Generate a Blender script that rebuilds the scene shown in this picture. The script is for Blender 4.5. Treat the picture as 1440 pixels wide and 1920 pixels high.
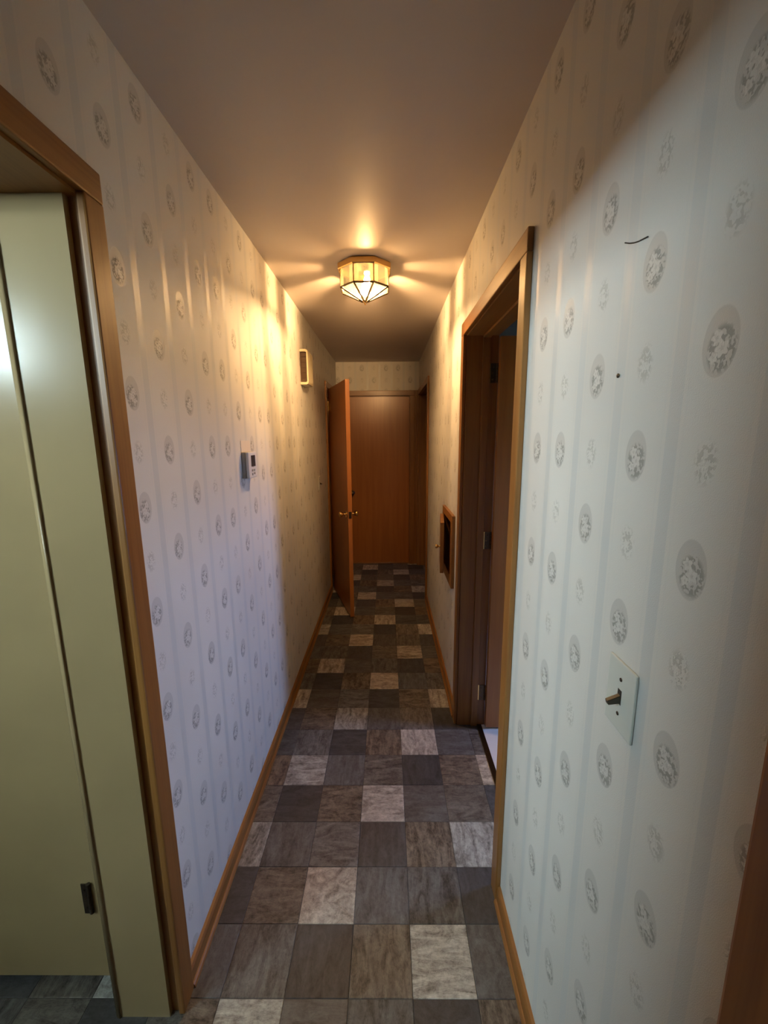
import bpy, bmesh, math, random
from mathutils import Vector, Matrix

# ------------------------------------------------------------------ scene / camera / light
sc = bpy.context.scene
COL = sc.collection
for o in list(bpy.data.objects):
    bpy.data.objects.remove(o, do_unlink=True)

sc.view_settings.view_transform = 'Standard'
sc.view_settings.look = 'None'
sc.view_settings.gamma = 1.0
sc.view_settings.exposure = 0.0
sc.view_settings.use_curve_mapping = False
sc.cycles.max_bounces = 8
sc.cycles.diffuse_bounces = 4
sc.cycles.glossy_bounces = 3
sc.cycles.caustics_reflective = False
sc.cycles.caustics_refractive = False

XL, XR, H = -0.593, 0.380, 2.437          # hall walls, ceiling
TH = 0.15                                 # wall thickness
YE = 5.05                                 # end wall
YB = -1.8                                 # back wall

F_PX, PITCH, YAW, ROLL, EYE = 777.73, 0.1813, -0.0085, -0.0079, 1.59
fw = Vector((math.sin(YAW)*math.cos(PITCH), math.cos(YAW)*math.cos(PITCH), -math.sin(PITCH)))
rt = Vector((math.cos(YAW), -math.sin(YAW), 0))
up = rt.cross(fw)
c_, s_ = math.cos(ROLL), math.sin(ROLL)
rt2 = c_*rt + s_*up
up2 = -s_*rt + c_*up
cd = bpy.data.cameras.new('camera')
cd.sensor_fit = 'VERTICAL'; cd.sensor_height = 36.0
cd.lens = F_PX/1920*36.0
cd.clip_start = 0.02
cam = bpy.data.objects.new('camera', cd); COL.objects.link(cam)
m = Matrix((rt2, up2, -fw)).transposed().to_4x4()
m.translation = Vector((0, 0, EYE))
cam.matrix_world = m
sc.camera = cam

SKY = (0.41, 0.62, 1.0); SKY_S = 325.0     # overcast daylight outside the windows
LAMP = (1.0, 0.60, 0.262); LAMP_S = 6700.0  # hall ceiling bulb

w = bpy.data.worlds.new('world'); sc.world = w
w.use_nodes = True
bg = w.node_tree.nodes['Background']
bg.inputs[0].default_value = (*SKY, 1); bg.inputs[1].default_value = SKY_S

def portal(name, loc, rot, sx, sy):
    l = bpy.data.lights.new(name, 'AREA'); l.shape = 'RECTANGLE'; l.size = sx; l.size_y = sy
    l.cycles.is_portal = True
    o = bpy.data.objects.new(name, l); COL.objects.link(o); o.location = loc; o.rotation_euler = rot
    return o

# windows: (x plane, y0, y1, z0, z1, side) ; side +1 = room lies towards +x
WIN1 = (-2.40, -1.25, -0.28, 1.98, 2.40)
WIN2 = (2.10, 1.66, 2.03, 0.85, 1.46)
WIN3 = (1.90, 4.40, 4.62, 0.90, 1.15)
WIN4 = (-1.90, 4.40, 4.62, 1.00, 1.25)
for i, (x, y0, y1, z0, z1) in enumerate((WIN1, WIN2, WIN3, WIN4)):
    s = 1 if x < 0 else -1
    portal('daylight_portal', (x - s*0.10, (y0+y1)/2, (z0+z1)/2),
           (0, -math.pi/2*s, 0), z1-z0, y1-y0)

# ------------------------------------------------------------------ node helpers
class E:
    """tiny expression wrapper around Math nodes"""
    def __init__(s, nt, sock): s.nt, s.k = nt, sock
    def _op(s, op, *a, clamp=False):
        n = s.nt.nodes.new('ShaderNodeMath'); n.operation = op; n.use_clamp = clamp
        for i, v in enumerate((s,) + a):
            if isinstance(v, E): s.nt.links.new(v.k, n.inputs[i])
            else: n.inputs[i].default_value = v
        return E(s.nt, n.outputs[0])
    def __add__(s, o): return s._op('ADD', o)
    __radd__ = __add__
    def __sub__(s, o): return s._op('SUBTRACT', o)
    def __rsub__(s, o): return (s*-1.0) + o
    def __mul__(s, o): return s._op('MULTIPLY', o)
    __rmul__ = __mul__
    def __truediv__(s, o): return s._op('DIVIDE', o)
    def floor(s): return s._op('FLOOR')
    def frac(s): return s._op('FRACT')
    def mod(s, o): return s._op('FLOORED_MODULO', o)
    def abs(s): return s._op('ABSOLUTE')
    def sqrt(s): return s._op('SQRT')
    def max(s, o): return s._op('MAXIMUM', o)
    def min(s, o): return s._op('MINIMUM', o)
    def cos(s): return s._op('COSINE')
    def atan2(s, o): return s._op('ARCTAN2', o)
    def step(s, a, b):                      # smoothstep a->b (a may exceed b)
        n = s.nt.nodes.new('ShaderNodeMapRange'); n.interpolation_type = 'SMOOTHSTEP'
        s.nt.links.new(s.k, n.inputs[0])
        if a < b: lo, hi, t0, t1 = a, b, 0, 1
        else: lo, hi, t0, t1 = b, a, 1, 0
        for i, v in zip((1, 2, 3, 4), (lo, hi, t0, t1)): n.inputs[i].default_value = v
        return E(s.nt, n.outputs[0])

def new_mat(name):
    mt = bpy.data.materials.new(name); mt.use_nodes = True
    nt = mt.node_tree
    return mt, nt, nt.nodes['Principled BSDF']

def coords(nt, kind='Object'):
    tc = nt.nodes.new('ShaderNodeTexCoord')
    sp = nt.nodes.new('ShaderNodeSeparateXYZ'); nt.links.new(tc.outputs[kind], sp.inputs[0])
    return tc.outputs[kind], [E(nt, sp.outputs[i]) for i in range(3)]

def combine(nt, x, y, z):
    n = nt.nodes.new('ShaderNodeCombineXYZ')
    for i, v in enumerate((x, y, z)):
        if isinstance(v, E): nt.links.new(v.k, n.inputs[i])
        else: n.inputs[i].default_value = v
    return n.outputs[0]

def noise(nt, vec, scale, detail=3, rough=0.5, dist=0.0):
    n = nt.nodes.new('ShaderNodeTexNoise'); n.inputs['Scale'].default_value = scale
    n.inputs['Detail'].default_value = detail; n.inputs['Roughness'].default_value = rough
    n.inputs['Distortion'].default_value = dist
    nt.links.new(vec, n.inputs['Vector'])
    return E(nt, n.outputs[0])

def mix(nt, fac, a, b):
    n = nt.nodes.new('ShaderNodeMix'); n.data_type = 'RGBA'
    if isinstance(fac, E): nt.links.new(fac.k, n.inputs[0])
    else: n.inputs[0].default_value = fac
    for i, v in ((6, a), (7, b)):
        if isinstance(v, tuple): n.inputs[i].default_value = (*v, 1)
        else: nt.links.new(v, n.inputs[i])
    return n.outputs[2]

def bump(nt, bsdf, h, strength, dist=0.001):
    b = nt.nodes.new('ShaderNodeBump'); b.inputs['Strength'].default_value = strength
    b.inputs['Distance'].default_value = dist
    nt.links.new(h.k, b.inputs['Height']); nt.links.new(b.outputs[0], bsdf.inputs['Normal'])

# ------------------------------------------------------------------ materials
def wallpaper(name, axis, u0):
    mt, nt, b = new_mat(name)
    vec, xyz = coords(nt)
    a, z = xyz[axis], xyz[2]
    u = (a - u0)/0.141
    n = u.floor()
    lx = (u.frac() - 0.5)*0.141
    ph = (n + (n/4.0).floor()).mod(2.0)
    zz = (z - 1.421 + ph*0.1355)/0.271
    oz = ((zz + 0.5).frac() - 0.5)*0.271
    sz = (zz.frac() - 0.5)*0.271
    def ell(x, y, rx, ry): return ((x/rx)*(x/rx) + (y/ry)*(y/ry)).sqrt()
    oval = ell(lx, oz, 0.0275, 0.0405).step(1.0, 0.93)
    rim = ell(lx, oz, 0.0275, 0.0405)
    stripe = (((u + 0.55).frac() - 0.5).abs()*0.141).step(0.0132, 0.0118)
    pin = ((((u + 0.55).frac() - 0.5).abs()*0.141 - 0.021).abs()).step(0.0025, 0.001)
    # embroidered bouquet
    nz = noise(nt, vec, 165.0, 1, 0.6)
    leaf_o = nz.step(0.44, 0.54)*ell(lx + 0.002, oz + 0.007, 0.0235, 0.029).step(1.05, 0.75)
    leaf_s = nz.step(0.46, 0.54)*ell(lx, sz, 0.020, 0.030).step(1.1, 0.5)
    def flower(cx, cz, r, zc):
        dx, dz = lx - cx, zc - cz
        ang = dz.atan2(dx)
        rr = (dx*dx + dz*dz).sqrt()/((ang*5.0).cos()*0.22 + 1.0)
        return rr.step(r*1.08, r*0.9), rr.step(r*0.36, r*0.26)
    fl, ce = None, None
    for cx, cz, r, zc in ((0.006, 0.006, 0.0075, oz), (-0.003, -0.007, 0.0090, oz), (0.008, -0.016, 0.0060, oz)):
        f, c = flower(cx, cz, r, zc)
        fl = f if fl is None else fl.max(f); ce = c if ce is None else ce.max(c)
    fs, cs = flower(0.002, -0.004, 0.0075, sz)
    emb = leaf_o*0.7 + leaf_s*0.9 - oval*0.25
    leaf_o = leaf_o*(1.0 - fl); leaf_s = leaf_s*(1.0 - fs)
    fine = noise(nt, vec, 700.0, 0, 0.5)
    cloud = noise(nt, vec, 2.2, 0, 0.5)
    ground = mix(nt, cloud.step(0.35, 0.7), (0.665, 0.645, 0.60), (0.625, 0.605, 0.565))
    col = mix(nt, stripe*0.60 + pin*0.12, ground, (0.525, 0.54, 0.53))
    col = mix(nt, oval*0.48, col, (0.41, 0.40, 0.375))
    col = mix(nt, fl*0.75, col, (0.64,0.625,0.585))
    col = mix(nt, ce*0.4, col, (0.38,0.37,0.345))
    col = mix(nt, leaf_o*0.62, col, (0.20,0.195,0.17))
    col = mix(nt, leaf_s*0.42, col, (0.30,0.29,0.25))
    nt.links.new(col, b.inputs['Base Color'])
    rough = 0.58 - stripe*0.17 - oval*(1.0 - leaf_o)*0.16 + leaf_o*0.1 + (fine - 0.5)*0.1
    nt.links.new(rough.k, b.inputs['Roughness'])
    b.inputs['Specular IOR Level'].default_value = 0.55
    hgt = emb + fine*0.28
    bump(nt, b, hgt, 0.55, 0.0012)
    return mt

def wood(name, base, dark, axis=2, rough=0.40, grain=1.0, coat=0.12):
    mt, nt, b = new_mat(name)
    vec, xyz = coords(nt)
    sc_ = [26.0, 26.0, 26.0]; sc_[axis] = 1.3
    v = combine(nt, xyz[0]*sc_[0], xyz[1]*sc_[1], xyz[2]*sc_[2])
    g1 = noise(nt, v, 1.0, 3, 0.6, 0.4)
    v2 = combine(nt, *[xyz[i]*(4.0 if i == axis else 190.0) for i in range(3)])
    g2 = noise(nt, v2, 1.0, 2, 0.5)
    big = noise(nt, vec, 2.0, 2, 0.5)
    f = (g1.step(0.3, 0.72)*0.6 + g2.step(0.4, 0.75)*0.25*grain + big*0.3 - 0.1)*grain
    col = mix(nt, f, base, dark)
    nt.links.new(col, b.inputs['Base Color'])
    b.inputs['Roughness'].default_value = rough
    b.inputs['Coat Weight'].default_value = coat
    b.inputs['Coat Roughness'].default_value = 0.22
    bump(nt, b, g2, 0.10, 0.0005)
    return mt

def paint(name, col, rough=0.45, var=0.06, scale=3.0, bstr=0.08, bscale=120.0, spec=0.5):
    mt, nt, b = new_mat(name)
    vec, xyz = coords(nt)
    n1 = noise(nt, vec, scale, 3, 0.55)
    d = tuple(c*(1 - var*2.2) for c in col)
    nt.links.new(mix(nt, n1.step(0.3, 0.75), col, d), b.inputs['Base Color'])
    b.inputs['Roughness'].default_value = rough
    b.inputs['Specular IOR Level'].default_value = spec
    n2 = noise(nt, vec, bscale, 1, 0.6)
    bump(nt, b, n2, bstr, 0.002)
    return mt

def metal(name, col, rough=0.25):
    mt, nt, b = new_mat(name)
    vec, xyz = coords(nt)
    n1 = noise(nt, vec, 60.0, 2, 0.5)
    nt.links.new(mix(nt, n1*0.5, col, tuple(c*0.75 for c in col)), b.inputs['Base Color'])
    b.inputs['Metallic'].default_value = 1.0
    b.inputs['Roughness'].default_value = rough
    return mt

def plain(name, col, rough=0.4, metallic=0.0):
    mt, nt, b = new_mat(name)
    vec, xyz = coords(nt)
    n1 = noise(nt, vec, 40.0, 2, 0.5)
    nt.links.new(mix(nt, n1*0.35, col, tuple(c*0.85 for c in col)), b.inputs['Base Color'])
    b.inputs['Roughness'].default_value = rough
    b.inputs['Metallic'].default_value = metallic
    return mt

def vinyl_tile():
    mt, nt, b = new_mat('slate_vinyl')
    oi = nt.nodes.new('ShaderNodeObjectInfo')
    tc = nt.nodes.new('ShaderNodeTexCoord')
    rnd = E(nt, oi.outputs['Random'])
    sp = nt.nodes.new('ShaderNodeSeparateXYZ'); nt.links.new(tc.outputs['Object'], sp.inputs[0])
    x, y, z = [E(nt, sp.outputs[i]) for i in range(3)]
    v = combine(nt, x + rnd*37.0, y + rnd*91.0, z)
    swap = (rnd*7.0).frac().step(0.45, 0.55)
    vs = combine(nt, (x + rnd*37.0)*(swap*1.6 + 0.7), (y + rnd*91.0)*(2.3 - swap*1.6), z)
    n1 = noise(nt, vs, 13.0, 5, 0.62, 1.1)
    n2 = noise(nt, v, 60.0, 4, 0.65, 0.5)
    n3 = noise(nt, vs, 28.0, 3, 0.6, 2.2)
    alpha = E(nt, oi.outputs['Alpha'])
    hs = nt.nodes.new('ShaderNodeMix'); hs.data_type = 'RGBA'; hs.blend_type = 'MULTIPLY'
    hs.inputs[0].default_value = 1.0
    nt.links.new(oi.outputs['Color'], hs.inputs[6])
    val = 1.0 + (n1 - 0.5)*alpha*3.4 + (n2 - 0.5)*alpha*1.7 + (rnd - 0.5)*0.22
    vein = ((n3 - 0.5).abs()).step(0.05, 0.0)*alpha*0.35
    val = (val - vein).max(0.25)
    nt.links.new(combine(nt, val, val*(n1*0.25 + 0.87), val*(n1*0.35 + 0.80)), hs.inputs[7])
    nt.links.new(hs.outputs[2], b.inputs['Base Color'])
    r = 0.42 + n2*0.18
    nt.links.new(r.k, b.inputs['Roughness'])
    b.inputs['Specular IOR Level'].default_value = 0.4
    bump(nt, b, n1 + n2*0.5, 0.35, 0.0012)
    return mt

def pane_glass(name, transp, tint, trans_col, gloss=0.08):
    """lamp / window glass: lets light straight through, scatters a share of it"""
    mt = bpy.data.materials.new(name); mt.use_nodes = True
    nt = mt.node_tree; nt.nodes.clear()
    out = nt.nodes.new('ShaderNodeOutputMaterial')
    tr = nt.nodes.new('ShaderNodeBsdfTransparent'); tr.inputs[0].default_value = (*tint, 1)
    tl = nt.nodes.new('ShaderNodeBsdfTranslucent'); tl.inputs[0].default_value = (*trans_col, 1)
    gl = nt.nodes.new('ShaderNodeBsdfGlossy'); gl.inputs['Roughness'].default_value = 0.06
    vec, xyz = coords(nt)
    n1 = noise(nt, vec, 90.0, 2, 0.5, 1.0)
    m1 = nt.nodes.new('ShaderNodeMixShader'); m2 = nt.nodes.new('ShaderNodeMixShader')
    f = (n1 - 0.5)*(1 - transp)*0.6 + transp
    nt.links.new(f.k, m1.inputs[0]); nt.links.new(tl.outputs[0], m1.inputs[1]); nt.links.new(tr.outputs[0], m1.inputs[2])
    m2.inputs[0].default_value = gloss
    nt.links.new(m1.outputs[0], m2.inputs[1]); nt.links.new(gl.outputs[0], m2.inputs[2])
    nt.links.new(m2.outputs[0], out.inputs[0])
    return mt

def emit(name, col, s):
    mt = bpy.data.materials.new(name); mt.use_nodes = True
    nt = mt.node_tree; nt.nodes.clear()
    out = nt.nodes.new('ShaderNodeOutputMaterial'); e = nt.nodes.new('ShaderNodeEmission')
    e.inputs[0].default_value = (*col, 1); e.inputs[1].default_value = s
    nt.links.new(e.outputs[0], out.inputs[0])
    return mt

M = {}
M['paper_left'] = wallpaper('wallpaper_left', 1, 0.997 - 0.0705)
M['paper_right'] = wallpaper('wallpaper_right', 1, 0.5015 - 0.0705)
M['paper_end'] = wallpaper('wallpaper_end', 0, -0.5)
WB, WD = (0.30, 0.130, 0.030), (0.175, 0.064, 0.013)
M['wood'] = wood('stained_wood', WB, WD, 2)
M['wood_x'] = wood('stained_wood_crosswise', WB, WD, 0)
M['wood_y'] = wood('stained_wood_lengthwise', WB, WD, 1)
M['door'] = wood('door_veneer', (0.37, 0.135, 0.028), (0.26, 0.085, 0.016), 2, 0.34, 0.8, 0.2)
M['cream'] = paint('cream_enamel', (0.35, 0.25, 0.13), 0.21, 0.04, 4.0, 0.10, 14.0, 0.17)
M['ceiling'] = paint('ceiling_paint', (0.62, 0.545, 0.49), 0.50, 0.03, 1.5, 0.06, 30.0, 0.4)
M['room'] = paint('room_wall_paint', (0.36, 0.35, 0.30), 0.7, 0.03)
M['pale_floor'] = paint('pale_sheet_floor', (0.72, 0.72, 0.74), 0.35, 0.04)
M['grout'] = paint('vinyl_joint', (0.055, 0.052, 0.05), 0.6, 0.05)
M['tile'] = vinyl_tile()
M['brass'] = metal('polished_brass', (0.80, 0.52, 0.20), 0.22)
M['bronze'] = metal('dark_bronze', (0.10, 0.075, 0.055), 0.35)
M['lead'] = metal('dark_lead_came', (0.10, 0.075, 0.045), 0.5)
M['came'] = metal('lead_came', (0.30, 0.22, 0.12), 0.4)
M['white_plastic'] = plain('white_plastic', (0.72, 0.71, 0.73), 0.35)
M['grey_plastic'] = plain('grey_plastic', (0.34, 0.33, 0.32), 0.45)
M['screen'] = plain('lcd_screen', (0.055, 0.055, 0.06), 0.2)
M['plate'] = plain('ivory_plate', (0.62, 0.63, 0.57), 0.3)
M['dark_plastic'] = plain('brown_toggle', (0.045, 0.036, 0.022), 0.35)
M['chime_cover'] = plain('chime_ivory', (0.72, 0.62, 0.42), 0.4)
M['chime_side'] = plain('chime_brown', (0.075, 0.040, 0.020), 0.4)
M['patch'] = plain('bare_wall_patch', (0.74, 0.66, 0.56), 0.6)
M['black'] = plain('black_thread', (0.03, 0.025, 0.02), 0.7)
M['window_white'] = plain('white_window_frame', (0.72, 0.72, 0.70), 0.4)
M['lawn'] = paint('grass_ground', (0.10, 0.14, 0.06), 0.9, 0.15, 1.0)
M['pane'] = pane_glass('dimmed_window_pane', 0.97, (0.44, 0.46, 0.515), (0.8, 0.8, 0.8), 0.05)  # tint added to weaken the daylight through these panes
M['warm_tint'] = pane_glass('warm_tinted_window_pane', 0.97, (1.0, 0.93, 0.76), (0.8, 0.8, 0.8), 0.05)  # tint added to warm the blue daylight of the left room
M['dim'] = pane_glass('darkened_window_pane', 0.97, (0.14, 0.15, 0.16), (0.5, 0.5, 0.5), 0.05)  # strong dark tint added to hold back the far left room's daylight
M['cut'] = pane_glass('dimmed_cut_lamp_glass', 0.92, (0.32, 0.31, 0.29), (0.05, 0.045, 0.03), 0.03)  # tint added to dim the lamp's sideways light
M['clear'] = pane_glass('clear_lamp_glass', 0.94, (1.0, 0.97, 0.92), (0.05, 0.045, 0.03), 0.03)  # rear panes kept clearest to send more light down the hall
M['front_dim'] = pane_glass('dimmed_front_lamp_glass', 0.90, (0.12, 0.115, 0.10), (0.05, 0.045, 0.03), 0.03)  # darkest tint, added to front panes to dim light towards the camera
M['bevel'] = pane_glass('bevelled_lamp_glass', 0.90, (0.085, 0.075, 0.06), (0.10, 0.085, 0.05), 0.05)  # dark tint stands in for light refracted away, giving dark streaks
M['frost'] = pane_glass('frosted_lamp_glass', 0.82, (1.0, 0.98, 0.94), (0.12, 0.11, 0.09), 0.03)
M['bulb'] = emit('lit_bulb', LAMP, LAMP_S)

# ------------------------------------------------------------------ mesh helpers
def bx(bm, x0, x1, y0, y1, z0, z1, bev=0.0, seg=2):
    vs = [bm.verts.new(p) for p in ((x0,y0,z0),(x1,y0,z0),(x1,y1,z0),(x0,y1,z0),(x0,y0,z1),(x1,y0,z1),(x1,y1,z1),(x0,y1,z1))]
    fs = [bm.faces.new([vs[i] for i in f]) for f in ((0,3,2,1),(4,5,6,7),(0,1,5,4),(1,2,6,5),(2,3,7,6),(3,0,4,7))]
    if bev:
        es = list({e for f in fs for e in f.edges})
        bmesh.ops.bevel(bm, geom=es, offset=bev, segments=seg, affect='EDGES', profile=0.6)

def obj(name, bm, mats, parent=None, smooth=False):
    me = bpy.data.meshes.new(name); bmesh.ops.recalc_face_normals(bm, faces=bm.faces); bm.to_mesh(me); bm.free()
    if not isinstance(mats, (list, tuple)): mats = [mats]
    for mt in mats: me.materials.append(mt)
    if smooth:
        for p in me.polygons: p.use_smooth = True
    o = bpy.data.objects.new(name, me); COL.objects.link(o)
    if parent: o.parent = parent
    return o

def box(name, x0, x1, y0, y1, z0, z1, mat, parent=None, bev=0.0, seg=2):
    """box whose origin is its own min corner centre; coordinates are in the parent's frame"""
    bm = bmesh.new(); bx(bm, min(x0,x1), max(x0,x1), min(y0,y1), max(y0,y1), min(z0,z1), max(z0,z1), bev, seg)
    return obj(name, bm, mat, parent)

def lathe(name, prof, mat, parent=None, loc=(0,0,0), rot=(0,0,0), n=20, smooth=True):
    bm = bmesh.new(); rings = []
    for r, z in prof:
        rings.append([bm.verts.new((r*math.cos(2*math.pi*i/n), r*math.sin(2*math.pi*i/n), z)) for i in range(n)])
    for a, b in zip(rings, rings[1:]):
        for i in range(n): bm.faces.new((a[i], a[(i+1)%n], b[(i+1)%n], b[i]))
    bm.faces.new(rings[0][::-1]); bm.faces.new(rings[-1])
    bmesh.ops.remove_doubles(bm, verts=bm.verts, dist=1e-6)
    o = obj(name, bm, mat, parent, smooth); o.location = loc; o.rotation_euler = rot
    return o

def empty(name, loc=(0,0,0), rz=0.0):
    o = bpy.data.objects.new(name, None); COL.objects.link(o); o.location = loc; o.rotation_euler = (0,0,rz)
    o.empty_display_size = 0.1
    return o

def tag(o, label, cat=None, group=None, kind=None):
    o['label'] = label
    if cat: o['category'] = cat
    if group: o['group'] = group
    if kind: o['kind'] = kind
    return o

def struct(o, label=None):
    o['kind'] = 'structure'
    if label: o['label'] = label
    return o

def wall(name, axis, p0, p1, a0, a1, openings, mats, z1=H):
    """wall slab: thickness p0..p1 on the other axis, runs a0..a1 along axis, openings (b0,b1,z0,z1)"""
    bm = bmesh.new()
    A = sorted({a0, a1, *[v for o in openings for v in o[:2]]}); Z = sorted({0.0, z1, *[v for o in openings for v in o[2:]]})
    def solid(i, j):
        if i < 0 or j < 0 or i >= len(A)-1 or j >= len(Z)-1: return False
        ca, cz = (A[i]+A[i+1])/2, (Z[j]+Z[j+1])/2
        return not any(o[0] < ca < o[1] and o[2] < cz < o[3] for o in openings)
    def P(p, a, z): return (p, a, z) if axis == 'Y' else (a, p, z)
    def quad(*pts):
        return bm.faces.new([bm.verts.new(P(*q)) for q in pts])
    for i in range(len(A)-1):
        for j in range(len(Z)-1):
            if not solid(i, j): continue
            b0, b1, c0, c1 = A[i], A[i+1], Z[j], Z[j+1]
            f = quad((p0,b0,c0),(p0,b1,c0),(p0,b1,c1),(p0,b0,c1)); f.material_index = 0
            f = quad((p1,b0,c0),(p1,b1,c0),(p1,b1,c1),(p1,b0,c1)); f.material_index = len(mats)-1
            if not solid(i-1, j): quad((p0,b0,c0),(p1,b0,c0),(p1,b0,c1),(p0,b0,c1))
            if not solid(i+1, j): quad((p0,b1,c0),(p1,b1,c0),(p1,b1,c1),(p0,b1,c1))
            if not solid(i, j-1): quad((p0,b0,c0),(p1,b0,c0),(p1,b1,c0),(p0,b1,c0))
            if not solid(i, j+1): quad((p0,b0,c1),(p1,b0,c1),(p1,b1,c1),(p0,b1,c1))
    bmesh.ops.remove_doubles(bm, verts=bm.verts, dist=1e-5)
    return struct(obj(name, bm, mats))

# ------------------------------------------------------------------ setting: shell
HD = 2.05                                  # door head (clear)
DA = (0.10, 0.879)                         # near left opening
DB = (1.236, 2.068)                        # right doorway
DN = (-0.50, 0.292)                        # near right doorway (beside the camera)
DL = (4.165, 4.935)                        # far left doorway
DR = (3.90, 4.978)                          # far right doorway
DE = (-0.505, 0.270)                       # end door (x range)
J = 0.018                                  # jamb board
def rough(d, h=HD): return (d[0]-J, d[1]+J, 0.0, h+J)
CH = (2.330, 2.640, 0.780, 1.105)          # chute opening

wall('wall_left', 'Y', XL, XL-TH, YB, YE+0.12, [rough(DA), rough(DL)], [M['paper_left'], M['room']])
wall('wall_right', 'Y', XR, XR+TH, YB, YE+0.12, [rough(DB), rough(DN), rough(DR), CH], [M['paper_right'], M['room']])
wall('wall_end', 'X', YE, YE+TH, XL, XR, [(DE[0]-J, DE[1]+J, 0, HD+J)], [M['paper_end'], M['room']])
wall('wall_back', 'X', YB, YB-TH, XL, XR, [], [M['paper_end'], M['room']])
# left room (foreground)
LRX = WIN1[0]
wall('wall_left_room_outer', 'Y', LRX, LRX-TH, YB-TH, 1.15, [(WIN1[1], WIN1[2], WIN1[3], WIN1[4])], [M['room'], M['room']])
wall('wall_left_room_back', 'X', YB, YB-TH, LRX, XL-TH, [], [M['room'], M['room']])
AY = 0.885                                  # face of the cream alcove frame
wall('wall_left_room_far', 'X', 0.994, 0.994+TH, LRX, XL-TH, [], [M['room'], M['room']])
# right room
wall('wall_right_room_outer', 'Y', WIN2[0], WIN2[0]+TH, 0.9, 3.42, [(WIN2[1], WIN2[2], WIN2[3], WIN2[4])], [M['room'], M['room']])
wall('wall_right_room_near', 'X', 0.9, 0.9-TH, XR+TH, WIN2[0], [], [M['room'], M['room']])
wall('wall_right_room_far', 'X', 3.3, 3.3+TH, XR+TH, WIN2[0], [], [M['room'], M['room']])
# end rooms
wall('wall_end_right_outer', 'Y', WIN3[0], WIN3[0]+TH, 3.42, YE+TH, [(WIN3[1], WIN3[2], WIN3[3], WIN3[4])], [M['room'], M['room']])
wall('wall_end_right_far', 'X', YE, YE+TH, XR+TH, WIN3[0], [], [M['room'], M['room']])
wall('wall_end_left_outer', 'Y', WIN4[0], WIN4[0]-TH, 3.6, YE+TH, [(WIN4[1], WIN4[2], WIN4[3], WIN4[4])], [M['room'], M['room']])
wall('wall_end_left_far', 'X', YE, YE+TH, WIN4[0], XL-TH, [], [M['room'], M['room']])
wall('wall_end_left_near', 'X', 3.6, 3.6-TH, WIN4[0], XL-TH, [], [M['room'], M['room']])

struct(box('ceiling', WIN1[0]-TH, WIN2[0]+TH, YB-0.12, YE+0.2, H, H+0.1, M['ceiling']))
floor = struct(box('floor', WIN1[0]-TH, WIN2[0]+TH, YB-0.12, YE+0.2, -0.10, -0.0016, M['grout']))
box('room_floor', XR+0.135, WIN2[0], 0.9, 3.3, -0.0016, 0.001, M['pale_floor'], floor)
box('room_floor', XR+0.135, WIN3[0], 3.42, YE, -0.0016, 0.001, M['pale_floor'], floor)
box('threshold_strip', XR+0.110, XR+0.135, DB[0], DB[1], -0.0016, 0.004, M['bronze'], floor, 0.0015)
struct(tag(box('ground', -14, 14, -12, 16, -0.5, -0.3, M['lawn']), 'grass ground outside the house'))

# floor tiles -----------------------------------------------------
TS, TX0, TY0 = 0.1854, -0.1207, 0.9195
rng = random.Random(4)
PAL = {0: (0.148, 0.122, 0.100, 0.95), 1: (0.390, 0.362, 0.325, 0.75), 2: (0.106, 0.103, 0.104, 0.60),
       3: (0.126, 0.117, 0.110, 0.85), 4: (0.066, 0.064, 0.067, 0.50)}
tile_cache = {}
def tile_mesh(wx, wy):
    key = (round(wx, 3), round(wy, 3))
    if key not in tile_cache:
        bm = bmesh.new(); g, b = 0.0005, 0.0014
        hx, hy = wx/2, wy/2
        lo = [bm.verts.new((sx*(hx-g), sy*(hy-g), -0.0015)) for sx, sy in ((-1,-1),(1,-1),(1,1),(-1,1))]
        hi = [bm.verts.new((sx*(hx-g-b), sy*(hy-g-b), 0.0)) for sx, sy in ((-1,-1),(1,-1),(1,1),(-1,1))]
        bm.faces.new(hi); bm.faces.new(lo[::-1])
        for i in range(4): bm.faces.new((lo[i], lo[(i+1)%4], hi[(i+1)%4], hi[i]))
        me = bpy.data.meshes.new('tile'); bm.to_mesh(me); bm.free(); me.materials.append(M['tile'])
        tile_cache[key] = me
    return tile_cache[key]
for r in range(-5, 23):
    y0, y1 = TY0 + r*TS, TY0 + (r+1)*TS
    y1c = min(y1, YE + 0.05)
    ym = (y0+y1c)/2
    xmin, xmax = XL, XR
    if -0.05 < ym < 1.05: xmin = -1.42
    if DL[0] < ym < DL[1]: xmin = XL-TH
    if DB[0]-0.05 < ym < DB[1]+0.05: xmax = XR+0.110
    if DR[0]-0.05 < ym < DR[1]+0.05: xmax = XR+0.135
    for c in range(-8, 4):
        x0, x1 = max(TX0 + c*TS, xmin), min(TX0 + (c+1)*TS, xmax)
        if x1 - x0 < 0.012: continue
        k = (c + 2*r) % 5
        o = bpy.data.objects.new('tile', tile_mesh(x1-x0, y1c-y0)); COL.objects.link(o)
        o.parent = floor
        o.location = ((x0+x1)/2, ym, 0)
        pr, pg, pb, pa = PAL[k]
        j = 1 + rng.uniform(-0.14, 0.14); t = rng.uniform(-0.07, 0.07)
        o.color = (0.92*pr*j*(1+t), 0.91*pg*j, 0.92*pb*j*(1-t), pa)

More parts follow.
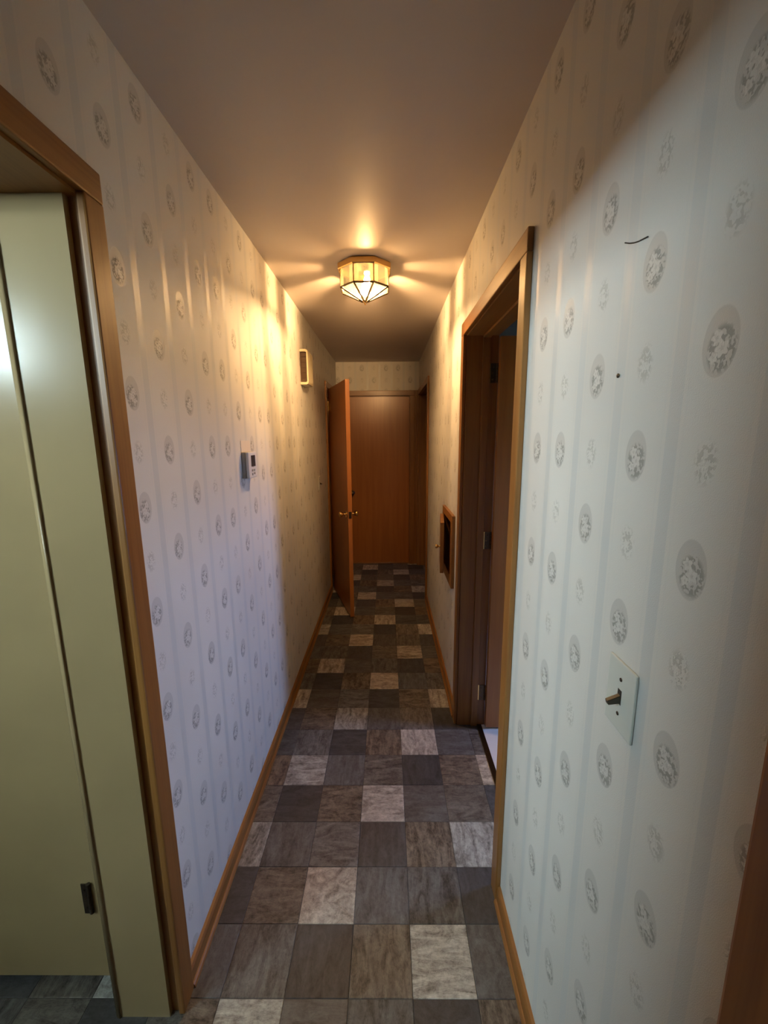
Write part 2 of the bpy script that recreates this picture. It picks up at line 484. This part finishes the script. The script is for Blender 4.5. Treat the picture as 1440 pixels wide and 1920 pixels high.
# ------------------------------------------------------------------ baseboards
def baseboard(name, side, y0, y1, label):
    root = struct(empty(name, (XL if side < 0 else XR, y0, 0)), label)
    s = -side
    bm = bmesh.new(); L = y1-y0
    prof = [(0,0),(0.012,0),(0.012,0.052),(0.008,0.062),(0.0,0.066)]
    def ex(prof, bm):
        a = [bm.verts.new((s*p, 0, z)) for p, z in prof]; b = [bm.verts.new((s*p, L, z)) for p, z in prof]
        n = len(prof)
        for i in range(n): bm.faces.new((a[i], a[(i+1)%n], b[(i+1)%n], b[i]))
        bm.faces.new(a); bm.faces.new(b)
    ex(prof, bm); obj('board', bm, M['wood_y'], root)
    bm = bmesh.new()
    ex([(0.0122,0.0),(0.021,0.0),(0.0207,0.005),(0.0185,0.010),(0.0155,0.0135),(0.0122,0.015)], bm)
    obj('shoe_moulding', bm, M['wood_y'], root)
    return root
CW = 0.058                                   # casing width
baseboard('baseboard_left', -1, DA[1]+0.006+CW, DL[0]-0.006-CW, 'stained wooden baseboard along the left wall')
baseboard('baseboard_right', 1, DN[1]+0.006+CW, DB[0]-0.006-CW, 'short stained baseboard under the light switch')
baseboard('baseboard_right_far', 1, DB[1]+0.006+CW, DR[0]-0.006-CW, 'stained baseboard below the wall hatch')

# ------------------------------------------------------------------ door frames (built in a local frame)
def frame(name, label, axis, plane, face, d, depth, head=HD, side_mat=None, stop_at=None, jamb_split=None):
    """casing on the hall side + jamb lining. face=+1: hall lies towards + of the plane axis"""
    root = struct(empty(name, ((plane, (d[0]+d[1])/2, 0) if axis == 'Y' else ((d[0]+d[1])/2, plane, 0))), label)
    mid = (d[0]+d[1])/2; a0, a1 = d[0]-mid, d[1]-mid
    rv, T = 0.006, 0.017
    def B(n, p0, p1, q0, q1, z0, z1, mat, bev=0.0, par=root):
        if axis == 'Y': return box(n, p0, p1, q0, q1, z0, z1, mat, par, bev)
        return box(n, q0, q1, p0, p1, z0, z1, mat, par, bev)
    wh = M['wood_y'] if axis == 'Y' else M['wood_x']
    B('casing', 0, face*T, a0-rv-CW, a0-rv, 0, head+rv, M['wood'], 0.004)
    B('casing', 0, face*T, a1+rv, a1+rv+CW, 0, head+rv, M['wood'], 0.004)
    B('head_casing', 0, face*T, a0-rv-CW, a1+rv+CW, head+rv, head+rv+CW, wh, 0.004)
    sm = side_mat or M['wood']
    if depth:
        B('jamb', 0, -face*depth, a0-J+0.001, a0, 0, head, M['wood'])
        if side_mat is None:
            B('jamb', 0, -face*depth, a1, a1+J-0.001, 0, head, M['wood'])
        B('head_jamb', 0, -face*depth, a0-J+0.001, a1+J-0.001, head, head+J-0.001, wh)
        if stop_at is not None:
            s0, s1 = -face*stop_at, -face*(stop_at+0.034)
            B('stop', s0, s1, a0, a0+0.011, 0, head, M['wood'], 0.002)
            B('stop', s0, s1, a1-0.011, a1, 0, head, M['wood'], 0.002)
            B('head_stop', s0, s1, a0, a1, head-0.011, head, wh, 0.002)
    return root

def hinge(parent, loc, rz=0, mat=None, h=0.09, leaf=0.03):
    """butt hinge: barrel along z with two leaves"""
    mt = mat or M['brass']
    bm = bmesh.new()
    bx(bm, -leaf, 0, -0.0012, 0.0012, -h/2, h/2); bx(bm, -0.0012, 0.0012, 0, leaf, -h/2, h/2)
    for k in range(5):
        z = -h/2 + k*h/5
        bmesh.ops.create_cone(bm, cap_ends=True, segments=10, radius1=0.0055, radius2=0.0055, depth=h/5-0.001,
                              matrix=Matrix.Translation((0, 0, z+h/10)))
    for sx in (-leaf*0.6,):
        for z in (-h*0.3, 0, h*0.3):
            bmesh.ops.create_uvsphere(bm, u_segments=8, v_segments=4, radius=0.003, matrix=Matrix.Translation((sx, -0.0012, z)))
    o = obj('hinge', bm, mt, parent); o.location = loc; o.rotation_euler = (0, 0, rz)
    return o

KNOB = [(0.0,0.0),(0.030,0.0),(0.031,0.003),(0.026,0.007),(0.012,0.010),(0.0095,0.016),(0.0095,0.030),(0.016,0.036),(0.0245,0.044),(0.0265,0.052),(0.0235,0.060),(0.014,0.066),(0.0,0.067)]

# near left opening: brown casing, cream return
dA = frame('door_1', 'brown cased opening on the near left with cream painted return', 'Y', XL, 1, DA, TH, side_mat=M['cream'])
mid = (DA[0]+DA[1])/2; a1 = DA[1]-mid
box('jamb', 0, -0.022, a1+0.0155, a1+J-0.0005, 0, HD, M['wood'], dA)                       # stained front edge of the return
bm = bmesh.new(); bx(bm, -0.022, -0.158, a1+0.001, a1+0.020, 0, HD)
obj('cream_board', bm, M['cream'], dA)['label'] = 'cream painted return board'
bm = bmesh.new()                                                                     # rounded corner bead of the return
pr = []
for i in range(9):
    t = math.pi/2*i/8
    pr.append((-0.158 - 0.024*math.sin(t), a1-0.003 + 0.024*(1-math.cos(t))))
pr += [(-0.182, a1+0.075), (-0.158, a1+0.075)]
lo = [bm.verts.new((x, y, 0)) for x, y in pr]; hi = [bm.verts.new((x, y, HD)) for x, y in pr]
for i in range(len(pr)): bm.faces.new((lo[i], lo[(i+1)%len(pr)], hi[(i+1)%len(pr)], hi[i]))
bm.faces.new(lo); bm.faces.new(hi)
obj('corner_bead', bm, M['cream'], dA, True)['label'] = 'rounded cream corner bead'

# cream closed door in the alcove
dC = struct(empty('door_2', (-0.782, 0.956, 0)), 'cream painted flush door seen through the near left opening')
box('slab', -0.800, -0.004, 0, 0.035, 0.022, HD-0.012, M['cream'], dC, 0.002)
for z in (0.310,):
    h = hinge(dC, (-0.066, -0.0056, z), 0, M['bronze'], 0.10, 0.02); h['label'] = 'dark bronze hinge'
box('head_frame', -0.83, 0.036, -0.26, -0.002, HD-0.002, HD+0.03, M['wood_x'], dC)
lathe('knob', KNOB, M['brass'], dC, (-0.735, 0.0, 0.93), (math.pi/2, 0, 0))

# right doorway and its open door
dB = frame('door_3', 'stained wooden frame of the doorway beside the light switch', 'Y', XR, -1, DB, TH, stop_at=0.075)
def slab_door(name, label, hinge_xy, rz, width, hin_mat, knob_z=0.93, thick=0.035, z0=0.012, z1=2.04, knobs=True, flip=1):
    """slab runs along local +x from the hinge pin, thickness towards local y*flip"""
    r = struct(empty(name, (hinge_xy[0], hinge_xy[1], 0), rz), label)
    sl = box('slab', 0.004, width, 0, flip*thick, z0, z1, M['door'], r, 0.0015)
    for z in (0.20, 1.06, 1.88):
        hinge(r, (0, 0, z), math.pi/2 if flip > 0 else 0, hin_mat)
    if knobs:
        for s, yy in ((-flip, 0.0), (flip, flip*thick)):
            lathe('knob', KNOB, M['brass'], r, (width-0.065, yy, knob_z), (math.pi/2 if s < 0 else -math.pi/2, 0, 0))
    box('latch_plate', width-0.0005, width+0.0012, flip*thick*0.15, flip*thick*0.85, knob_z-0.03, knob_z+0.03, M['bronze'], r)
    return r
slab_door('door_4', 'brown door standing open inside the doorway beside the light switch', (XR+TH-0.004, DB[1]-0.003, 0), 0.0, 0.80, M['bronze'], flip=-1)
for z in (0.20, 1.06, 1.88):                                     # hinge leaves let into the jamb
    bm = bmesh.new(); bx(bm, -0.045, 0.0, -0.0015, 0.0, -0.045, 0.045)
    for k in (-0.03, 0.0, 0.03):
        bmesh.ops.create_uvsphere(bm, u_segments=8, v_segments=4, radius=0.0035, matrix=Matrix.Translation((-0.026, -0.0015, k)))
    o = obj('hinge_leaf', bm, M['brass'], dB); o.location = (TH, DB[1]-0.0005-(DB[0]+DB[1])/2, z)

# near right doorway beside the camera
dN = frame('door_5', 'stained door casing at the lower right edge of the picture', 'Y', XR, -1, DN, TH, stop_at=0.075)
box('slab', 0.111, 0.146, -0.392, 0.392, 0.012, 2.04, M['door'], dN, 0.0015)

# far left doorway and the door swung into the hall
dL = frame('door_6', 'stained frame of the far left doorway with a door swung out', 'Y', XL, 1, DL, TH, stop_at=0.075)
hx, hy = XL+0.022, DL[0]+0.004
ang = math.atan2(3.455-hy, -0.335-hx)
slab_door('door_7', 'orange-brown door swung open into the hall from the far left', (hx, hy), ang, 0.757, M['brass'], flip=1)

# end door
dEn = frame('door_8', 'stained frame around the closed door at the end of the hall', 'X', YE, -1, DE, TH, stop_at=0.06)
for xa, xb in ((XL+0.0005, DE[0]-0.0065-CW), (DE[1]+0.0065+CW, XR-0.0005)):
    box('corner_trim', xa-(DE[0]+DE[1])/2, xb-(DE[0]+DE[1])/2, 0, -0.012, 0, HD+0.006+CW, M['wood'], dEn)
dE2 = struct(empty('door_9', (DE[0]+0.003, YE+0.018, 0)), 'closed flush brown door at the end of the hall')
box('slab', 0, DE[1]-DE[0]-0.006, 0, 0.040, 0.012, HD-0.003, M['door'], dE2, 0.001)
box('threshold', -0.002, DE[1]-DE[0]-0.004, -0.01, 0.10, -0.0014, 0.0115, M['wood_x'], dE2, 0.002)
lathe('knob', KNOB, M['bronze'], dE2, (0.072, 0.0, 0.905), (math.pi/2, 0, 0))

# far right doorway with its door open inside
dR = frame('door_10', 'stained frame of the far right doorway next to the end door', 'Y', XR, -1, DR, TH, stop_at=0.075)
slab_door('door_11', 'brown door standing open inside the far right doorway', (XR+TH-0.004, DR[1]-0.003), 0.0, 1.05, M['bronze'], flip=-1, z0=0.03)

# ------------------------------------------------------------------ windows of the side rooms
def window(name, label, wdw, glass='pane'):
    x, y0, y1, z0, z1 = wdw
    s = 1 if x < 0 else -1                     # room side
    r = struct(empty(name, (x, (y0+y1)/2, z0)), label)
    W, Hh = (y1-y0)/2, z1-z0
    T = 0.018
    for a, b in ((-W-0.06, -W), (W, W+0.06)): box('casing', 0, s*T, a, b, -0.06, Hh+0.06, M['window_white'], r, 0.003)
    box('casing', 0, s*T, -W, W, Hh, Hh+0.06, M['window_white'], r, 0.003)
    box('sill', 0, s*0.05, -W-0.08, W+0.08, -0.085, -0.06, M['window_white'], r, 0.003)
    box('apron', 0, s*T, -W, W, -0.06, 0.0, M['window_white'], r, 0.003)
    p0, p1 = -s*0.03, -s*0.065
    for a, b in ((-W, -W+0.04), (W-0.04, W)): box('stile', p0, p1, a, b, 0, Hh, M['window_white'], r)
    for a, b in ((0, 0.045), (Hh/2-0.02, Hh/2+0.02), (Hh-0.045, Hh)): box('rail', p0, p1, -W+0.04, W-0.04, a, b, M['window_white'], r)
    for a, b in ((0.045, Hh/2-0.02), (Hh/2+0.02, Hh-0.045)):
        box('pane', -s*0.045, -s*0.049, -W+0.04, W-0.04, a, b, M[glass], r)
    return r
window('window_1', 'white window in the left side room', WIN1, 'warm_tint')
window('window_2', 'white window in the right side room', WIN2)
window('window_3', 'white window in the far right room', WIN3)
window('window_4', 'white window in the far left room', WIN4, 'dim')

# ------------------------------------------------------------------ ceiling lamp
LX, LY = -0.108, 2.290
lamp = tag(empty('ceiling_lamp', (LX, LY, H)), 'lit octagonal brass and cut glass flush ceiling lamp', 'lamp')
def octv(r, z, off=math.pi/8): return [Vector((r/math.cos(math.pi/8)*math.cos(off+math.pi/4*i), r/math.cos(math.pi/8)*math.sin(off+math.pi/4*i), z)) for i in range(8)]
# brass pan
bm = bmesh.new()
rings = [[bm.verts.new(p) for p in octv(r, z)] for r, z in ((0.06, -0.0005), (0.126, -0.0005), (0.131, -0.006), (0.131, -0.029), (0.127, -0.032), (0.122, -0.030), (0.122, -0.010), (0.06, -0.006))]
for a, b in zip(rings, rings[1:] + rings[:1]):
    for i in range(8): bm.faces.new((a[i], a[(i+1)%8], b[(i+1)%8], b[i]))
bm.faces.new(rings[-1])
pan = obj('pan', bm, M['brass'], lamp); pan['label'] = 'octagonal brass ceiling pan'
R1, ZT, ZM, ZBt = 0.118, -0.028, -0.112, -0.172
top, midr = octv(R1, ZT), octv(R1, ZM)
tip = Vector((0, 0, ZBt)); low = octv(0.012, ZBt+0.004)
def strip(bm, a, b, wdt):
    """thin square bar from a to b"""
    d = (b-a).normalized(); s = d.orthogonal().normalized(); t = d.cross(s)
    q = [s*wdt+t*wdt, -s*wdt+t*wdt, -s*wdt-t*wdt, s*wdt-t*wdt]
    A = [bm.verts.new(a+v) for v in q]; B_ = [bm.verts.new(b+v) for v in q]
    for i in range(4): bm.faces.new((A[i], A[(i+1)%4], B_[(i+1)%4], B_[i]))
    bm.faces.new(A); bm.faces.new(B_)
for i in range(8):
    a, b, c, d = top[i], top[(i+1)%8], midr[(i+1)%8], midr[i]
    nrm = ((a+b)/2); nrm.z = 0; nrm.normalize()
    # upper pane: bevelled border with middle tinted by facing to steer the light
    bm = bmesh.new()
    ctr = (a+b+c+d)/4
    cols = []
    for u_, off in ((0.02, 0.0), (0.26, 0.004), (0.74, 0.004), (0.98, 0.0)):
        cols.append([bm.verts.new(p.lerp(q, u_).lerp(ctr, 0.0) + nrm*off) for p, q in ((a, b), (d, c))])
    for k in range(3):
        bm.faces.new((cols[k][0], cols[k+1][0], cols[k+1][1], cols[k][1])).material_index = 0 if k == 1 else 1
    obj('side_pane', bm, [M['clear'] if nrm.y > 0.5 else M['front_dim'] if nrm.y < -0.5 else M['cut'], M['bevel']], lamp)
    bm = bmesh.new(); e, f_ = low[(i+1)%8], low[i]
    bm.faces.new([bm.verts.new(p) for p in (d, c, e, f_)])
    obj('bottom_pane', bm, M['frost'], lamp)
    bm = bmesh.new(); strip(bm, a, d, 0.0022); obj('came', bm, M['came'], lamp)
    bm = bmesh.new(); strip(bm, d, c, 0.0034); obj('came', bm, M['lead'], lamp)
    bm = bmesh.new(); strip(bm, d, f_, 0.0034); obj('came', bm, M['lead'], lamp)
    bm = bmesh.new(); strip(bm, a, b, 0.0025); obj('came', bm, M['brass'], lamp)
lathe('finial', [(0,-0.012),(0.004,-0.011),(0.005,-0.007),(0.003,-0.004),(0.004,-0.001),(0.016,0.004),(0.018,0.007),(0.0,0.010)], M['brass'], lamp, (0, 0, ZBt))
bxp, byp = 0.012, -0.012
lathe('socket', [(0.0,0.0),(0.016,0.0),(0.016,0.030),(0.0,0.032)], M['white_plastic'], lamp, (bxp, byp, -0.042))
bl = lathe('bulb', [(0.0,-0.046),(0.008,-0.045),(0.014,-0.040),(0.0165,-0.033),(0.0165,-0.028),(0.014,-0.018),(0.010,-0.008),(0.010,0.0),(0.0,0.0)], M['bulb'], lamp, (bxp, byp, -0.0425), n=14)
bl['label'] = 'glowing bulb'

# ------------------------------------------------------------------ wall fittings
# thermostat on the left wall
t = tag(empty('thermostat', (XL, 1.745, 1.475)), 'small white thermostat with grey display on the left wall', 'thermostat')
box('back_case', 0.0005, 0.017, -0.052, 0.052, -0.054, 0.054, M['grey_plastic'], t, 0.004)
box('front_cover', 0.0175, 0.030, -0.052, 0.052, -0.054, 0.054, M['white_plastic'], t, 0.004)
box('display', 0.0295, 0.0312, -0.022, 0.030, -0.006, 0.040, M['screen'], t, 0.0006)
for yy, zz in ((-0.012, -0.022), (0.012, -0.022), (-0.012, -0.038), (0.014, -0.036)):
    box('button', 0.0295, 0.0322, yy-0.006, yy+0.006, zz-0.0045, zz+0.0045, M['grey_plastic'], t, 0.001)
p = tag(box('wall_patch', 0.0002, 0.0014, -0.055, 0.055, 0, 0.075, M['patch'], None, 0.0004), 'bare pale rectangle of wall just above the thermostat', 'wall patch')
p.location = (XL, 1.752, 1.500)

# door chime
ch = tag(empty('door_chime', (XL, 3.06, 2.06)), 'ivory door chime box with brown sides high on the left wall', 'door chime')
box('side_grille', 0.001, 0.044, -0.080, 0.080, -0.098, 0.098, M['chime_side'], ch, 0.002)
bm = bmesh.new()
prof = [(0.0008, 0.116), (0.040, 0.116), (0.052, 0.110), (0.056, 0.098), (0.056, -0.098), (0.052, -0.110), (0.040, -0.116), (0.0008, -0.116),
        (0.0008, -0.1), (0.040, -0.1), (0.046, -0.095), (0.046, 0.095), (0.040, 0.1), (0.0008, 0.1)]
lo = [bm.verts.new((x, -0.092, z)) for x, z in prof]; hi = [bm.verts.new((x, 0.092, z)) for x, z in prof]
nn = len(prof)
for i in range(nn): bm.faces.new((lo[i], lo[(i+1)%nn], hi[(i+1)%nn], hi[i]))
bm.faces.new(lo); bm.faces.new(hi)
obj('cover', bm, M['chime_cover'], ch)['label'] = 'wrap-around ivory cover'
for k in range(5):
    z = -0.07 + k*0.035
    box('slot_rib', 0.006, 0.040, -0.0835, -0.0795, z-0.003, z+0.003, M['chime_side'], ch)

# toggle switches
def toggle_switch(loc, side, label, group=None, W=0.0385, Hh=0.059):
    """side=+1: plate faces +x"""
    r = tag(empty('light_switch', loc), label, 'light switch', group)
    bm = bmesh.new()
    # plate with a bevelled rim, slot cut out of the middle
    bx(bm, 0.0003*side, 0.0050*side, -W, W, -Hh, Hh, 0.0022, 2)
    obj('plate', bm, M['plate'], r)
    box('slot', 0.0048*side, 0.0054*side, -0.0052, 0.0052, -0.0125, 0.0125, M['dark_plastic'], r)
    bm = bmesh.new()
    pts = [(0.0, 0.004), (0.0, -0.010), (0.019, -0.0125), (0.021, -0.005)]
    lo = [bm.verts.new((side*(0.0048+x), -0.0042, z)) for x, z in pts]; hi = [bm.verts.new((side*(0.0048+x), 0.0042, z)) for x, z in pts]
    for i in range(4): bm.faces.new((lo[i], lo[(i+1)%4], hi[(i+1)%4], hi[i]))
    bm.faces.new(lo); bm.faces.new(hi)
    bmesh.ops.bevel(bm, geom=list(bm.edges), offset=0.0008, segments=2, affect='EDGES')
    obj('toggle', bm, M['dark_plastic'], r)['label'] = 'dark brown toggle lever'
    for z in (0.030, -0.030):
        lathe('screw', [(0.0,0.0),(0.0034,0.0),(0.0030,0.0012),(0.0,0.0016)], M['bronze'], r, (side*0.0049, 0, z), (0, side*math.pi/2, 0), 10)
    return r
toggle_switch((XR, 0.612, 1.170), -1, 'square ivory switch plate with dark toggle on the right wall')
toggle_switch((XL, 3.60, 1.190), 1, 'tiny ivory switch plate beside the far left door casing')

# access hatch in the right wall
hc = tag(empty('wall_hatch', (XR, 2.475, 0.925)), 'small wood framed wall hatch with its door ajar', 'wall hatch')
oy0, oy1, oz0, oz1 = -0.200, 0.205, -0.205, 0.220
iy0, iy1, iz0, iz1 = CH[0]-2.475+0.006, CH[1]-2.475-0.006, CH[2]-0.925+0.006, CH[3]-0.925-0.006
X0, X1 = -0.0005, -0.019
box('frame_stile', X0, X1, oy0, iy0, oz0, oz1, M['wood'], hc, 0.003)
box('frame_stile', X0, X1, iy1, oy1, oz0, oz1, M['wood'], hc, 0.003)
box('frame_rail', X0, X1, iy0, iy1, iz1, oz1, M['wood_y'], hc, 0.003)
box('frame_rail', X0, X1, iy0, iy1, oz0, iz0, M['wood_y'], hc, 0.003)
lw = 0.008
box('lining', 0, 0.11, iy0-0.004, iy0, iz0, iz1, M['wood'], hc); box('lining', 0, 0.11, iy1, iy1+0.004, iz0, iz1, M['wood'], hc)
box('lining', 0, 0.11, iy0, iy1, iz1, iz1+0.004, M['wood_y'], hc); box('lining', 0, 0.11, iy0, iy1, iz0-0.004, iz0, M['wood_y'], hc)
box('back_panel', 0.108, 0.114, iy0, iy1, iz0, iz1, M['bronze'], hc)
wdt = iy1-iy0-0.012
hd = empty('hatch_door', (-0.020, iy1-0.004, 0)); hd.parent = hc
# swing: closed along -y; opened a little towards the hall (-x)
th = math.radians(6.5)
hd.rotation_euler = (0, 0, -math.pi/2 - th)
sl = box('panel', 0, wdt, -0.021, 0.0, iz0+0.004, iz1-0.004, M['wood'], hd, 0.002)
lathe('knob', [(0.0,0.0),(0.008,0.0),(0.0055,0.004),(0.0055,0.012),(0.011,0.017),(0.0125,0.023),(0.010,0.029),(0.0,0.031)], M['brass'], hd, (wdt-0.025, -0.021, 0.022), (math.pi/2, 0, 0), 14)

# loose thread and nail on the right wall
def tube(name, pts, rad, mat):
    cu = bpy.data.curves.new(name, 'CURVE'); cu.dimensions = '3D'; cu.bevel_depth = rad; cu.bevel_resolution = 2
    sp = cu.splines.new('POLY'); sp.points.add(len(pts)-1)
    for q, p_ in zip(sp.points, pts): q.co = (*p_, 1)
    me = bpy.data.meshes.new_from_object(bpy.data.objects.new('tmp', cu))
    me.materials.clear(); me.materials.append(mat)
    o = bpy.data.objects.new(name, me); COL.objects.link(o)
    return o
pts = [(-0.0, 0.0, 0.0), (-0.0004, -0.0144, -0.0067), (-0.0008, -0.0279, -0.0116), (-0.0, -0.0392, -0.0141), (-0.0004, -0.05, -0.0158), (-0.0008, -0.063, -0.0179)]
t = tag(tube('torn_thread', pts, 0.0009, M['black']), 'thin dark loose thread on the upper right wallpaper', 'thread'); t.location = (XR-0.001, 0.726, 1.888)
nail = tag(lathe('nail', [(0.0,0.0),(0.0012,0.0),(0.0012,0.001),(0.0036,0.0014),(0.0034,0.0026),(0.0,0.003)], M['bronze'], None, (XR, 0.710, 1.684), (0, -math.pi/2, 0), 12), 'small dark nail head in the right wallpaper', 'nail')
